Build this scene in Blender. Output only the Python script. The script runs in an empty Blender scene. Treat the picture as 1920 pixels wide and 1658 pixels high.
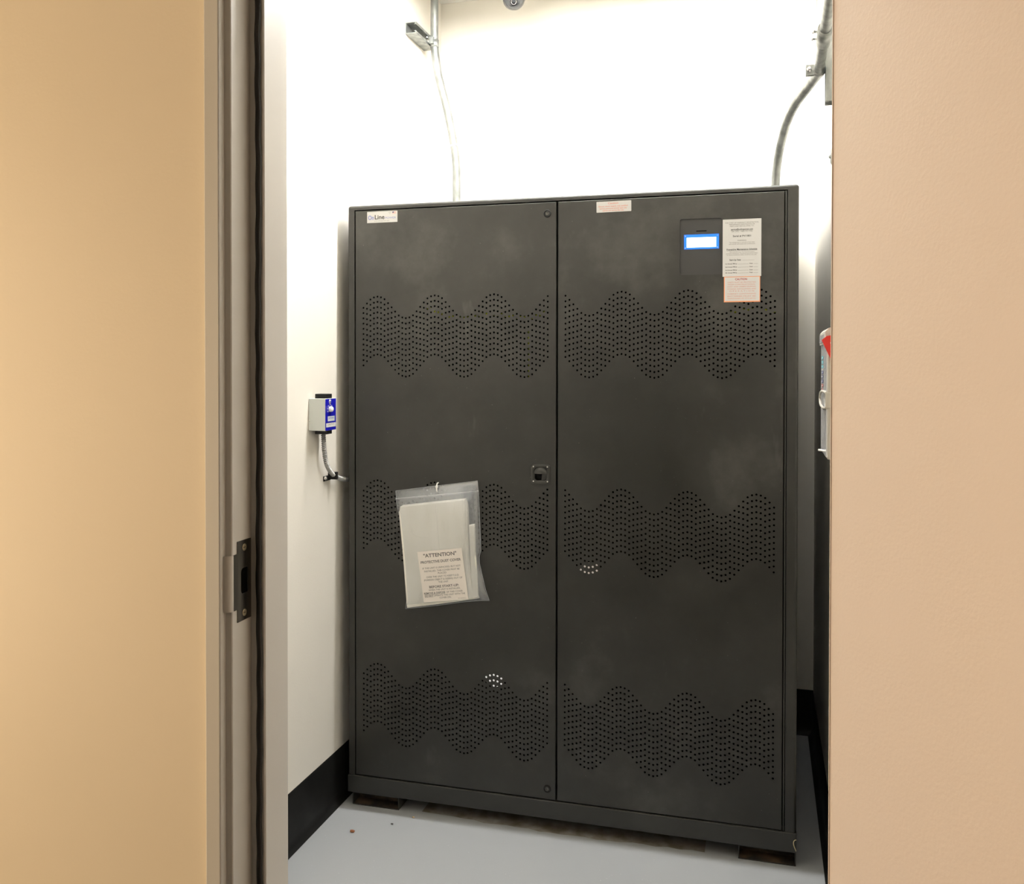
import bpy, math, random
from mathutils import Vector, Matrix
random.seed(7)
sc = bpy.context.scene
C = sc.collection
PI = math.pi

# ------------------------------------------------------------------ measurements (metres)
EYE = 1.354
YF = 2.553                  # front face of the cabinet
CX0, CX1 = -1.228, .089     # cabinet sides
CTOP, CBACK = 1.8354, 3.40
WL, WR, WB = -1.262, .178, 3.480   # closet walls
CEIL = 2.8045
WF0, WF1 = 1.175, 1.33      # wall with the doorway, corridor side and closet side

# ------------------------------------------------------------------ materials
def mat(name, col=(.5, .5, .5), rough=.5, metal=0., spec=.57):
    m = bpy.data.materials.new(name); m.use_nodes = True
    b = m.node_tree.nodes['Principled BSDF']
    b.inputs['Base Color'].default_value = (*col, 1)
    b.inputs['Roughness'].default_value = rough
    b.inputs['Metallic'].default_value = metal
    b.inputs['Specular IOR Level'].default_value = spec
    return m
def noise(m, scale, detail=3, rough=.5, mapping=None):
    n = m.node_tree.nodes; l = m.node_tree.links
    tc = n.new('ShaderNodeTexCoord'); t = n.new('ShaderNodeTexNoise')
    t.inputs['Scale'].default_value = scale; t.inputs['Detail'].default_value = detail; t.inputs['Roughness'].default_value = rough
    if mapping:
        mp = n.new('ShaderNodeMapping'); mp.inputs['Scale'].default_value = mapping
        l.new(tc.outputs['Object'], mp.inputs['Vector']); l.new(mp.outputs['Vector'], t.inputs['Vector'])
    else: l.new(tc.outputs['Object'], t.inputs['Vector'])
    return t
def ramp(m, src, stops):
    r = m.node_tree.nodes.new('ShaderNodeValToRGB'); e = r.color_ramp.elements
    while len(e) < len(stops): e.new(.5)
    for i, (p, c) in enumerate(stops): e[i].position = p; e[i].color = (*c, 1)
    m.node_tree.links.new(src, r.inputs['Fac']); return r
def bump(m, src, strength, dist=.001):
    b = m.node_tree.nodes.new('ShaderNodeBump'); b.inputs['Strength'].default_value = strength; b.inputs['Distance'].default_value = dist
    m.node_tree.links.new(src, b.inputs['Height'])
    m.node_tree.links.new(b.outputs['Normal'], m.node_tree.nodes['Principled BSDF'].inputs['Normal'])
def link(m, a, inp): m.node_tree.links.new(a, m.node_tree.nodes['Principled BSDF'].inputs[inp])
def vary(m, scale, c0, c1, lo=.35, hi=.65, **k):
    t = noise(m, scale, **k); r = ramp(m, t.outputs['Fac'], [(lo, c0), (hi, c1)]); link(m, r.outputs['Color'], 'Base Color'); return t

M = {}
def paint(name, c, v=.02, rough=.55, bscale=160, bs=.25):
    m = mat(name, c, rough); vary(m, 1.3, tuple(max(0, x - v) for x in c), tuple(x + v for x in c), detail=4)
    bump(m, noise(m, bscale, 4).outputs['Fac'], bs, .0008); return m
M['closet'] = paint('closet_wall_paint', (.80, .765, .69))
M['corridor'] = paint('corridor_wall_paint', (.80, .70, .545), .012, .5)
M['dimwall'] = paint('light_damping_wall', (.05, .05, .052), .008)  # unseen corridor walls, made dark to keep bounce light off the cabinet
M['ceiling'] = paint('ceiling_paint', (.86, .85, .82), .01, .8)
M['frame'] = paint('door_frame_paint', (.60, .585, .555), .006, .38, 260, .06)
M['door'] = paint('door_paint', (.655, .58, .54), .01, .42, 220, .3)
# grey epoxy floor with light specks and faint scuffs
m = mat('epoxy_floor', (.35, .365, .38), .3)
t = vary(m, 1.4, (.33, .345, .358), (.375, .39, .402), .2, .8, detail=2)
t2 = noise(m, 210, 2); r2 = ramp(m, t2.outputs['Fac'], [(.735, (0, 0, 0)), (.76, (1, 1, 1))])
mx = m.node_tree.nodes.new('ShaderNodeMixRGB'); mx.inputs['Color2'].default_value = (.62, .62, .6, 1)
src = m.node_tree.nodes['Principled BSDF'].inputs['Base Color'].links[0].from_socket
m.node_tree.links.new(r2.outputs['Color'], mx.inputs['Fac']); m.node_tree.links.new(src, mx.inputs['Color1']); link(m, mx.outputs['Color'], 'Base Color')
bump(m, noise(m, 60, 3).outputs['Fac'], .08, .001); M['floor'] = m
m = mat('light_damping_floor', (.06, .055, .05), .95); vary(m, 300, (.04, .037, .033), (.08, .073, .066)); M['dimfloor'] = m  # unseen corridor floor, made dark to cut light on the lower cabinet
# black powder coat with dusty smudges and fine scratches
def powder(name, base, dust, scr=True, rough=.45, spec=.57):
    m = mat(name, base, rough); n = m.node_tree.nodes; l = m.node_tree.links
    t = noise(m, 2.6, 8, .62); r = ramp(m, t.outputs['Fac'], [(.38, base), (.58, tuple(b + (d - b) * .2 for b, d in zip(base, dust))), (.78, dust)])
    out = r.outputs['Color']
    if scr:
        t2 = noise(m, 9, 4, .6, (1.0, 1, .35)); r2 = ramp(m, t2.outputs['Fac'], [(.66, (0, 0, 0)), (.80, (.5, .5, .5))])
        mx = n.new('ShaderNodeMixRGB'); mx.inputs['Color2'].default_value = (.13, .13, .12, 1)
        l.new(r2.outputs['Color'], mx.inputs['Fac']); l.new(out, mx.inputs['Color1']); out = mx.outputs['Color']
        t3 = noise(m, 190, 1); r3 = ramp(m, t3.outputs['Fac'], [(.77, (0, 0, 0)), (.80, (.6, .6, .6))])
        mx2 = n.new('ShaderNodeMixRGB'); mx2.inputs['Color2'].default_value = (.22, .22, .2, 1)
        l.new(r3.outputs['Color'], mx2.inputs['Fac']); l.new(out, mx2.inputs['Color1']); out = mx2.outputs['Color']
    link(m, out, 'Base Color')
    m.node_tree.nodes['Principled BSDF'].inputs['Specular IOR Level'].default_value = spec
    rr = ramp(m, noise(m, 7, 5).outputs['Fac'], [(.3, (rough - .06,) * 3), (.7, (rough + .12,) * 3)]); link(m, rr.outputs['Color'], 'Roughness')
    bump(m, noise(m, 420, 2).outputs['Fac'], .25, .0004); return m
M['powder'] = powder('black_powder_coat', (.014, .014, .0115), (.075, .074, .067), rough=.44)
M['powder2'] = powder('black_frame_coat', (.019, .019, .016), (.05, .0495, .044), False)
M['panel'] = powder('panel_insert_coat', (.036, .036, .036), (.06, .06, .058), False, .5)
M['black'] = mat('black_plastic', (.008, .008, .008), .5, 0., .25)
M['lockgrey'] = mat('worn_lock_grey', (.07, .07, .065), .35)
M['fixture'] = mat('fixture_grey_enamel', (.35, .35, .34), .6)
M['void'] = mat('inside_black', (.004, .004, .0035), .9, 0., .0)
M['basebrd'] = powder('black_vinyl_base', (.006, .006, .0055), (.015, .015, .0145), False, .5, .22)
m = mat('rusty_channel', (.06, .04, .02), .8); vary(m, 18, (.012, .009, .006), (.12, .075, .04), .42, .7, detail=6, mapping=(1, 1, 2.2)); M['rust'] = m
m = mat('galvanised_steel', (.4, .4, .4), .42, .8); vary(m, 45, (.22, .235, .225), (.36, .375, .365), detail=5, mapping=(1, 1, .4)); M['galv'] = m
M['steel'] = mat('bright_steel', (.72, .72, .72), .22, 1.)
m = mat('aged_strike_steel', (.16, .15, .13), .3, 1.); vary(m, 30, (.10, .095, .085), (.24, .22, .19), detail=5, mapping=(1, 1, .1)); M['strike'] = m
M['flexm'] = mat('zinc_armour', (.30, .30, .29), .4, .5)
M['screw'] = mat('brass_screw', (.62, .53, .36), .3, 1.)
M['gasket'] = mat('black_gasket', (.006, .005, .005), .6)
M['lightgrey'] = paint('light_grey_enamel', (.56, .585, .56), .01, .4, 200, .05)
M['enclosure'] = paint('grey_enclosure_enamel', (.50, .48, .43), .01, .4, 200, .05)
m = mat('silver_cover', (.72, .73, .75), .22, .45); t = noise(m, 22, 3, .5, (1, 1, .35)); bump(m, t.outputs['Fac'], .6, .004); M['silver'] = m
M['blue'] = mat('royal_blue_enamel', (.006, .006, .36), .35)
M['red'] = mat('red_plastic', (.60, .016, .006), .35)
M['white'] = mat('white_plastic', (.82, .81, .78), .4)
M['paper'] = mat('white_paper', (.62, .615, .61), .6)
M['paper2'] = mat('cream_label_paper', (.82, .76, .70), .6)
M['ink'] = mat('black_ink', (.03, .03, .03), .6)
M['inkgrey'] = mat('grey_ink', (.13, .125, .12), .6)
M['inkred'] = mat('dark_red_ink', (.40, .03, .03), .6)
M['inkpink'] = mat('faded_red_ink', (.66, .27, .21), .6)
M['orange'] = mat('orange_border_ink', (.86, .34, .16), .6)
M['inkblue'] = mat('slate_blue_ink', (.16, .20, .50), .6)
M['inknavy'] = mat('navy_ink', (.03, .04, .16), .6)
M['teal'] = mat('teal_ink', (.05, .45, .55), .5)
M['cream'] = mat('cream_wire', (.78, .68, .42), .5)
m = mat('folded_cover_film', (.9, .87, .77), .38); vary(m, 9, (.84, .81, .71), (.94, .915, .84), detail=4, mapping=(2, 1, .6))
m.node_tree.nodes['Principled BSDF'].inputs['Subsurface Weight'].default_value = .0
bump(m, noise(m, 30, 4, .55, (1.6, 1, .5)).outputs['Fac'], .35, .004); M['cover'] = m
m = bpy.data.materials.new('clear_polybag'); m.use_nodes = True; n = m.node_tree.nodes; l = m.node_tree.links
n.remove(n['Principled BSDF']); o_ = n['Material Output']
tr = n.new('ShaderNodeBsdfTransparent'); df = n.new('ShaderNodeBsdfTranslucent'); d2 = n.new('ShaderNodeBsdfDiffuse'); gl = n.new('ShaderNodeBsdfGlossy')
gl.inputs['Roughness'].default_value = .16; d2.inputs['Color'].default_value = (.72, .76, .80, 1); tr.inputs['Color'].default_value = (.97, .97, .97, 1)
a = n.new('ShaderNodeMixShader'); a.inputs[0].default_value = .30; b = n.new('ShaderNodeMixShader'); b.inputs[0].default_value = .12
l.new(tr.outputs[0], a.inputs[1]); l.new(d2.outputs[0], a.inputs[2]); l.new(a.outputs[0], b.inputs[1]); l.new(gl.outputs[0], b.inputs[2]); l.new(b.outputs[0], o_.inputs[0])
tc = n.new('ShaderNodeTexCoord'); mp = n.new('ShaderNodeMapping'); mp.inputs['Rotation'].default_value = (0, .5, 0); mp.inputs['Scale'].default_value = (1, 1, .3)
nz = n.new('ShaderNodeTexNoise'); nz.inputs['Scale'].default_value = 45; nz.inputs['Detail'].default_value = 4
bp = n.new('ShaderNodeBump'); bp.inputs['Strength'].default_value = .7; bp.inputs['Distance'].default_value = .004
l.new(tc.outputs['Object'], mp.inputs[0]); l.new(mp.outputs[0], nz.inputs['Vector']); l.new(nz.outputs['Fac'], bp.inputs['Height'])
l.new(bp.outputs[0], gl.inputs['Normal']); l.new(bp.outputs[0], d2.inputs['Normal']); M['bag'] = m
M['seam'] = mat('pale_film_seam', (.45, .47, .49), .3)
M['smoke'] = mat('smoked_dome', (.10, .105, .115), .08); M['smoke'].node_tree.nodes['Principled BSDF'].inputs['Transmission Weight'].default_value = .35
def emit(name, col, s):
    m = bpy.data.materials.new(name); m.use_nodes = True; b = m.node_tree.nodes['Principled BSDF']
    b.inputs['Base Color'].default_value = (*col, 1); b.inputs['Emission Color'].default_value = (*col, 1); b.inputs['Emission Strength'].default_value = s; return m
M['tube'] = emit('fluorescent_tube_glow', (1, .985, .955), 860.)
M['warm'] = emit('added_warm_glow', (1, .765, .50), 6.0)  # emission of the panel added at the left end of the corridor
M['ceilglow'] = emit('added_overhead_glow', (1, .95, .88), 4.)  # emission of the added corridor ceiling light
M['lcd'] = emit('display_backlight', (.95, .97, 1), 1.3)
M['lcdblue'] = emit('display_blue_glow', (.01, .16, .85), .85)
M['glowdisc'] = emit('added_disc_glow', (1, .97, .92), .7)  # emission of the disc added behind the left door
M['glowdiscdim'] = emit('dim_added_disc_glow', (1, .88, .76), .32)
M['yellow'] = mat('yellow_cable', (.75, .8, .03), .5)
M['olive'] = mat('olive_circuit_board', (.010, .009, .006), .9, 0., .0)
m = mat('rusty_floor_dust', (.22, .19, .15), .6); vary(m, 22, (.15, .125, .09), (.33, .32, .30), .35, .7, detail=6); M['dustbrown'] = m
M['leaf'] = mat('brown_leaf', (.25, .09, .03), .7)
M['crumb'] = mat('tan_crumb', (.62, .45, .25), .8)
M['crumbd'] = mat('dark_crumb', (.05, .05, .045), .8)

# ------------------------------------------------------------------ mesh helpers
class MB:
    def __init__(s): s.v = []; s.f = []; s.m = []; s.mats = []; s.sm = []
    def mi(s, m):
        if m not in s.mats: s.mats.append(m)
        return s.mats.index(m)
    def add(s, vs, fs, m, smooth=False):
        o = len(s.v); k = s.mi(m); s.v += [tuple(v) for v in vs]
        for f in fs: s.f.append(tuple(i + o for i in f)); s.m.append(k); s.sm.append(smooth)
    def quad(s, a, b, c, d, m): s.add([a, b, c, d], [(0, 1, 2, 3)], m)
    def box(s, x0, x1, y0, y1, z0, z1, m, bev=0.):
        if bev <= 0:
            s.add([(x, y, z) for x in (x0, x1) for y in (y0, y1) for z in (z0, z1)],
                  [(0, 1, 3, 2), (4, 6, 7, 5), (0, 4, 5, 1), (2, 3, 7, 6), (0, 2, 6, 4), (1, 5, 7, 3)], m)
            return
        import bmesh
        bm = bmesh.new(); bmesh.ops.create_cube(bm, size=1)
        for v in bm.verts: v.co = Vector(((x0 + x1) / 2 + v.co.x * (x1 - x0), (y0 + y1) / 2 + v.co.y * (y1 - y0), (z0 + z1) / 2 + v.co.z * (z1 - z0)))
        bmesh.ops.bevel(bm, geom=bm.edges[:], offset=bev, segments=3, affect='EDGES', profile=.5)
        bm.verts.index_update(); s.add([v.co[:] for v in bm.verts], [[v.index for v in f.verts] for f in bm.faces], m); bm.free()
    def lathe(s, c, axis, prof, m, n=24, smooth=True, a0=0, a1=2 * PI):
        """prof: (radius, height) along axis from c"""
        ax = Vector(axis).normalized(); u = ax.orthogonal().normalized(); w = ax.cross(u); c = Vector(c)
        full = abs(a1 - a0 - 2 * PI) < 1e-6; k = n if full else n + 1
        vs = []
        for r, h in prof:
            for i in range(k):
                t = a0 + (a1 - a0) * i / n; vs.append(c + ax * h + (u * math.cos(t) + w * math.sin(t)) * r)
        fs = []
        for j in range(len(prof) - 1):
            for i in range(n):
                i2 = (i + 1) % k if full else i + 1
                fs.append((j * k + i, j * k + i2, (j + 1) * k + i2, (j + 1) * k + i))
        s.add(vs, fs, m, smooth)
    def sweep(s, pts, r, m, n=14, sub=8, caps=True, rfun=None):
        P = [Vector(p) for p in pts]; Q = []
        if sub > 1 and len(P) > 2:
            for i in range(len(P) - 1):
                p0 = P[max(i - 1, 0)]; p1 = P[i]; p2 = P[i + 1]; p3 = P[min(i + 2, len(P) - 1)]
                for k in range(sub):
                    t = k / sub
                    Q.append(.5 * (2 * p1 + (p2 - p0) * t + (2 * p0 - 5 * p1 + 4 * p2 - p3) * t * t + (3 * p1 - p0 - 3 * p2 + p3) * t ** 3))
            Q.append(P[-1])
        else: Q = P
        T = [(Q[min(i + 1, len(Q) - 1)] - Q[max(i - 1, 0)]).normalized() for i in range(len(Q))]
        u = T[0].orthogonal().normalized(); vs = []; L = 0
        for i, q in enumerate(Q):
            if i: L += (Q[i] - Q[i - 1]).length; u = (u - T[i] * u.dot(T[i])).normalized()
            w = T[i].cross(u); rr = rfun(L) if rfun else r
            for k in range(n): a = 2 * PI * k / n; vs.append(q + (u * math.cos(a) + w * math.sin(a)) * rr)
        fs = [(i * n + k, i * n + (k + 1) % n, (i + 1) * n + (k + 1) % n, (i + 1) * n + k) for i in range(len(Q) - 1) for k in range(n)]
        s.add(vs, fs, m, True)
        if caps:
            s.add(vs[:n], [tuple(range(n))[::-1]], m); s.add(vs[-n:], [tuple(range(n))], m)
    def prism(s, loop, d, m):
        """loop of 3D points extruded by vector d, both caps"""
        k = len(loop); L = [Vector(p) for p in loop]; d = Vector(d)
        s.add(L + [p + d for p in L], [tuple(range(k))[::-1], tuple(range(k, 2 * k))] + [(i, (i + 1) % k, (i + 1) % k + k, i + k) for i in range(k)], m)
    def build(s, name, parent=None, kind=None, label=None):
        me = bpy.data.meshes.new(name); me.from_pydata(s.v, [], s.f)
        for m in s.mats: me.materials.append(M[m])
        me.polygons.foreach_set('material_index', s.m); me.polygons.foreach_set('use_smooth', s.sm); me.update()
        o = bpy.data.objects.new(name, me); C.objects.link(o)
        if parent:
            o.parent = parent; o.matrix_parent_inverse = parent_matrix(parent).inverted()
        if kind: o['kind'] = kind
        if label: o['label'] = label
        return o
def parent_matrix(o):
    p = Matrix.Translation(o.location)
    return p if o.parent is None else p      # every part sits at the origin, only things carry a location
def thing(name, loc, label, cat, group=None):
    o = bpy.data.objects.new(name, None); C.objects.link(o); o.location = loc; o.empty_display_size = .05
    return tag(o, label, cat, group)
def tag(o, label, cat, group=None):
    o['label'] = label; o['category'] = cat
    if group: o['group'] = group
    return o
def struct(mb, name, parent=None): return mb.build(name, parent, None if parent else 'structure')

# lettering turned into mesh outlines
_tc = {}
def letters(txt, bold=False):
    k = (txt, bold)
    if k in _tc: return _tc[k]
    cu = bpy.data.curves.new('t', 'FONT'); cu.body = txt; cu.size = 1; cu.resolution_u = 3; cu.offset = .022 if bold else 0.
    o = bpy.data.objects.new('t', cu); C.objects.link(o)
    dg = bpy.context.evaluated_depsgraph_get(); dg.update(); me = o.evaluated_get(dg).to_mesh()
    vs = [v.co[:2] for v in me.vertices]; fs = [tuple(p.vertices) for p in me.polygons]
    o.evaluated_get(dg).to_mesh_clear(); bpy.data.objects.remove(o); bpy.data.curves.remove(cu)
    x0 = min(v[0] for v in vs); x1 = max(v[0] for v in vs)
    _tc[k] = ([(v[0] - x0, v[1]) for v in vs], fs, x1 - x0); return _tc[k]
class Sheet:
    """a flat printed sheet: origin at its top left, u to the right, v downwards, n out of it"""
    def __init__(s, mb, o, u, n):
        s.mb = mb; s.o = Vector(o); s.u = Vector(u).normalized(); s.n = Vector(n).normalized(); s.up = s.n.cross(s.u)
    def P(s, x, y, h=0): return s.o + s.u * x - s.up * y + s.n * h
    def rect(s, x0, x1, y0, y1, m, h, r=0):
        if r:
            L = []
            for cx, cy, a in ((x1 - r, y0 + r, 0), (x0 + r, y0 + r, 90), (x0 + r, y1 - r, 180), (x1 - r, y1 - r, 270)):
                for k in range(5): t = math.radians(a + 22.5 * k); L.append(s.P(cx + r * math.cos(t), cy - r * math.sin(t), h))
        else: L = [s.P(x1, y0, h), s.P(x0, y0, h), s.P(x0, y1, h), s.P(x1, y1, h)]
        s.mb.add(L, [tuple(range(len(L)))], m)
    def body(s, w, h, m, th=.0004, r=0.):
        s.rect(0, w, 0, h, m, th, r)
        for a, b in (((0, 0), (w, 0)), ((w, 0), (w, h)), ((w, h), (0, h)), ((0, h), (0, 0))):
            if not r: s.mb.quad(s.P(*a, 0), s.P(*b, 0), s.P(*b, th), s.P(*a, th), m)
    def text(s, txt, xc, y, size, m, w=None, bold=False, h=.0006, align='c', ul=False):
        vs, fs, W = letters(txt, bold); sx = size if w is None else w / W; Wd = W * sx
        x0 = xc - Wd / 2 if align == 'c' else xc
        s.mb.add([s.P(x0 + a * sx, y - (b - .35) * size, h) for a, b in vs], fs, m)
        if ul: s.rect(x0, x0 + Wd, y + size * .46, y + size * .53, m, h)

# ------------------------------------------------------------------ the setting
b = MB(); b.box(-3, 3, 1.25, 3.7, -.06, 0, 'floor'); b.box(-3, 3, -1.6, 1.25, -.06, 0, 'dimfloor'); struct(b, 'floor')
b = MB(); b.box(-3, 3, -1.6, 3.7, CEIL, CEIL + .08, 'ceiling'); struct(b, 'ceiling')
b = MB(); b.box(WL - .1, WL, WF1, WB + .1, 0, CEIL, 'closet'); struct(b, 'wall_left')
b = MB(); b.box(WR, WR + .1, WF1, WB + .1, 0, CEIL, 'closet'); struct(b, 'wall_right')
b = MB(); b.box(WL, WR, WB, WB + .1, 0, CEIL, 'closet'); struct(b, 'wall_back')
JL, JR, HEAD = -.7603, .1353, 2.035
b = MB()
b.box(-3, JL - .012, WF0, WF1, 0, CEIL, 'corridor'); b.box(JR + .012, 3, WF0, WF1, 0, CEIL, 'corridor'); b.box(JL - .012, JR + .012, WF0, WF1, HEAD + .03, CEIL, 'corridor')
# closet side of the same wall is painted like the closet
b.box(WL, JL - .03, WF1, WF1 + .004, 0, CEIL, 'closet'); b.box(JL - .03, JR + .03, WF1, WF1 + .004, HEAD + .04, CEIL, 'closet')
struct(b, 'wall_front')
b = MB(); b.box(-3.1, -3, -1.6, WF0, 0, CEIL, 'corridor'); struct(b, 'wall_corridor_left')
b = MB(); b.box(3, 3.1, -1.6, WF0, 0, CEIL, 'dimwall'); struct(b, 'wall_corridor_right')
b = MB(); b.box(-3, 3, -1.7, -1.6, 0, CEIL, 'dimwall'); struct(b, 'wall_corridor_back')

def cove(name, path, side, h=.1636):
    """black vinyl cove base: profile (distance from wall, height)"""
    prof = [(0, h), (.0022, h - .0015), (.003, h - .004), (.0032, .03), (.0045, .018), (.009, .008), (.016, .003), (.018, .0005)]
    b = MB(); vs = []
    for (x, y) in path:
        for d, z in prof: vs.append((x + side[0] * d, y + side[1] * d, z))
    k = len(prof); b.add(vs, [(i, i + 1, k + i + 1, k + i) for i in range(k - 1)], 'basebrd', True); struct(b, name)
cove('baseboard_left', [(WL, WF1), (WL, WB)], (1, 0)); cove('baseboard_right', [(WR, WB), (WR, WF1)], (-1, 0)); cove('baseboard_back', [(WL, WB), (WR, WB)], (0, -1))

# hollow-metal door frame: one profile, run up both jambs and across the head
# profile points (distance from opening side, depth y); 0 = rabbet face, positive = into the opening
prof = [(-.035, WF0), (-.035, 1.1588), (-.0335, 1.1573), (-.0118, 1.1573), (-.0103, 1.1588), (-.0103, 1.1722), (-.0012, 1.1728), (0, 1.1742), (0, 1.2244),
        (.0215, 1.2244), (.0235, 1.2262), (.0235, 1.282), (.0215, 1.284), (0, 1.284), (0, 1.334), (-.0012, 1.336), (-.05, 1.336), (-.05, 1.331)]
RB0, RB1 = -.750, .125      # rabbet faces of the opening
b = MB(); k = len(prof)
for (x0, sgn) in ((RB0, 1), (RB1, -1)):
    vs = [];
    for d, y in prof: vs.append((x0 + sgn * d, y, 0)); vs.append((x0 + sgn * d, y, HEAD - d))
    b.add(vs, [(2 * i, 2 * i + 2, 2 * i + 3, 2 * i + 1) for i in range(k - 1)], 'frame')
vs = []
for d, y in prof: vs.append((RB0 + d, y, HEAD - d)); vs.append((RB1 - d, y, HEAD - d))
b.add(vs, [(2 * i, 2 * i + 2, 2 * i + 3, 2 * i + 1) for i in range(k - 1)], 'frame')
fr = struct(b, 'trim_1')
# weather gasket on the stop: slightly wavy black bulb
b = MB(); pts = []
for i in range(90):
    z = .002 + i * (HEAD - .03) / 89; pts.append((RB0 + .0150 + .0007 * math.sin(i * 1.9) + .0006 * math.sin(i * .37), 1.2222, z))
b.sweep(pts, .0046, 'gasket', 10, 2)
b.build('gasket', fr)
# strike plate
def strike():
    t = thing('strike_plate', (RB0, 1.2, 1.03), 'dark steel strike plate with latch hole screwed into the taupe door frame', 'strike plate')
    b = MB(); x = RB0 + .0014
    yb, ym, yl = 1.222, 1.1856, 1.1748
    # plate face around the rounded latch slot, in bands
    hy0, hy1, hz0, hz1 = 1.1945, 1.2145, 1.0100, 1.0485
    def f(y0, y1, z0, z1): b.box(RB0 + .0002, x, y0, y1, z0, z1, 'strike')
    f(ym, yb, hz1, 1.090); f(ym, yb, .970, hz0); f(hy1, yb, hz0, hz1); f(yl, hy0, hz0, hz1); f(yl, ym, hz1, 1.072); f(yl, ym, .9895, hz0)
    for cy, cz, a in ((hy1, hz1, 0), (hy0, hz1, 90), (hy0, hz0, 180), (hy1, hz0, 270)):
        r = .006; sy = -1 if a in (0, 270) else 1; sz = -1 if a in (0, 90) else 1
        cyy = cy + sy * r; czz = cz + sz * r; L = [(x, cy, cz)]
        for q in range(5): t_ = PI / 2 * q / 4; L.append((x, cyy - sy * r * math.cos(t_), czz - sz * r * math.sin(t_)))
        b.add(L, [tuple(range(6))], 'strike')
    b.box(RB0 - .02, RB0 + .0003, hy0 + .0005, hy1 - .0005, hz0, hz1, 'void')
    b.build('plate', t)
    b = MB(); vs = []
    for i in range(7):
        a = PI / 2 * i / 6; vs.append((x - .009 * (1 - math.cos(a)), yl - .009 * math.sin(a), .9895)); vs.append((x - .009 * (1 - math.cos(a)), yl - .009 * math.sin(a), 1.072))
    vs += [(x - .0115, yl - .0093, .9905), (x - .0115, yl - .0093, 1.071)]
    b.add(vs, [(2 * i, 2 * i + 1, 2 * i + 3, 2 * i + 2) for i in range(7)], 'frame', True)
    b.add([(v[0] - .0012, v[1] + .0016, v[2]) for v in vs], [(2 * i, 2 * i + 2, 2 * i + 3, 2 * i + 1) for i in range(7)], 'frame', True)
    b.build('lip', t, label='curved lip painted taupe like the frame')
    for z in (1.079, .981):
        b = MB(); b.lathe((x, 1.2035, z), (1, 0, 0), [(.0052, 0), (.0052, .0006), (.0035, .0002), (.0018, .0002), (0.0001, .0001)], 'screw', 18); 
        b.box(x + .0003, x + .0005, 1.2008, 1.2062, z - .0004, z + .0004, 'black'); b.build('screw', t, label='brass coloured screw')
strike()

# open door leaf on the right, hinged on the corridor side of the frame
def leaf():
    piv = Vector((.1172, 1.1905, 0)); th = math.radians(31)     # opened 121 degrees
    d = Vector((math.sin(th), -math.cos(th), 0)); nrm = Vector((-math.cos(th), -math.sin(th), 0))
    W, T = .872, .0445
    b = MB(); import bmesh
    bm = bmesh.new(); bmesh.ops.create_cube(bm, size=1)
    for v in bm.verts: v.co = piv + d * (.0 + (v.co.x + .5) * W) + nrm * ((v.co.y + .5) * T) + Vector((0, 0, .012 + (v.co.z + .5) * 2.015))
    bmesh.ops.bevel(bm, geom=bm.edges[:], offset=.0012, segments=2, affect='EDGES'); bmesh.ops.recalc_face_normals(bm, faces=bm.faces[:])
    bm.verts.index_update(); b.add([v.co[:] for v in bm.verts], [[v.index for v in f.verts] for f in bm.faces], 'door'); bm.free()
    dr = struct(b, 'door_1')
    for z in (.25, 1.0, 1.78):
        b = MB(); c = piv + d * -.004 + nrm * -.006
        b.lathe((c.x, c.y, z), (0, 0, 1), [(.0001, -.001), (.0065, 0), (.0065, .112), (.0001, .113)], 'steel', 16); b.build('hinge', dr)
leaf()

# ------------------------------------------------------------------ strip light and added corridor glows
def strip_light():
    x0, x1, y, z = -1.15, .130, 2.5655, 2.700
    t = thing('strip_light', ((x0 + x1) / 2, y, CEIL), 'bare fluorescent tube strip light on the closet ceiling above the black cabinet', 'ceiling light')
    b = MB(); P = [(-.024, CEIL), (-.024, 2.748), (-.038, z - .004), (-.037, z - .005), (-.020, 2.742), (.020, 2.742), (.037, z - .005), (.038, z - .004), (.024, 2.748), (.024, CEIL)]
    vs = [];
    for dy, zz in P: vs += [(x0, y + dy, zz), (x1, y + dy, zz)]
    b.add(vs, [(2 * i, 2 * i + 1, 2 * i + 3, 2 * i + 2) for i in range(len(P) - 1)], 'fixture')
    for x in (x0, x1): b.add([(x, y + dy, zz) for dy, zz in (P[0], P[1], P[2], P[7], P[8], P[9])], [tuple(range(6))], 'white')
    b.build('housing', t)
    b = MB(); b.sweep([(x0 + .02, y, z), (x1 - .02, y, z)], .0078, 'tube', 12, 1); b.build('tube', t)
    for x in (x0 + .012, x1 - .012):
        b = MB(); b.box(x - .006, x + .006, y - .012, y + .012, z - .012, 2.743, 'white', .002); b.build('lamp_holder', t)
strip_light()
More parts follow.
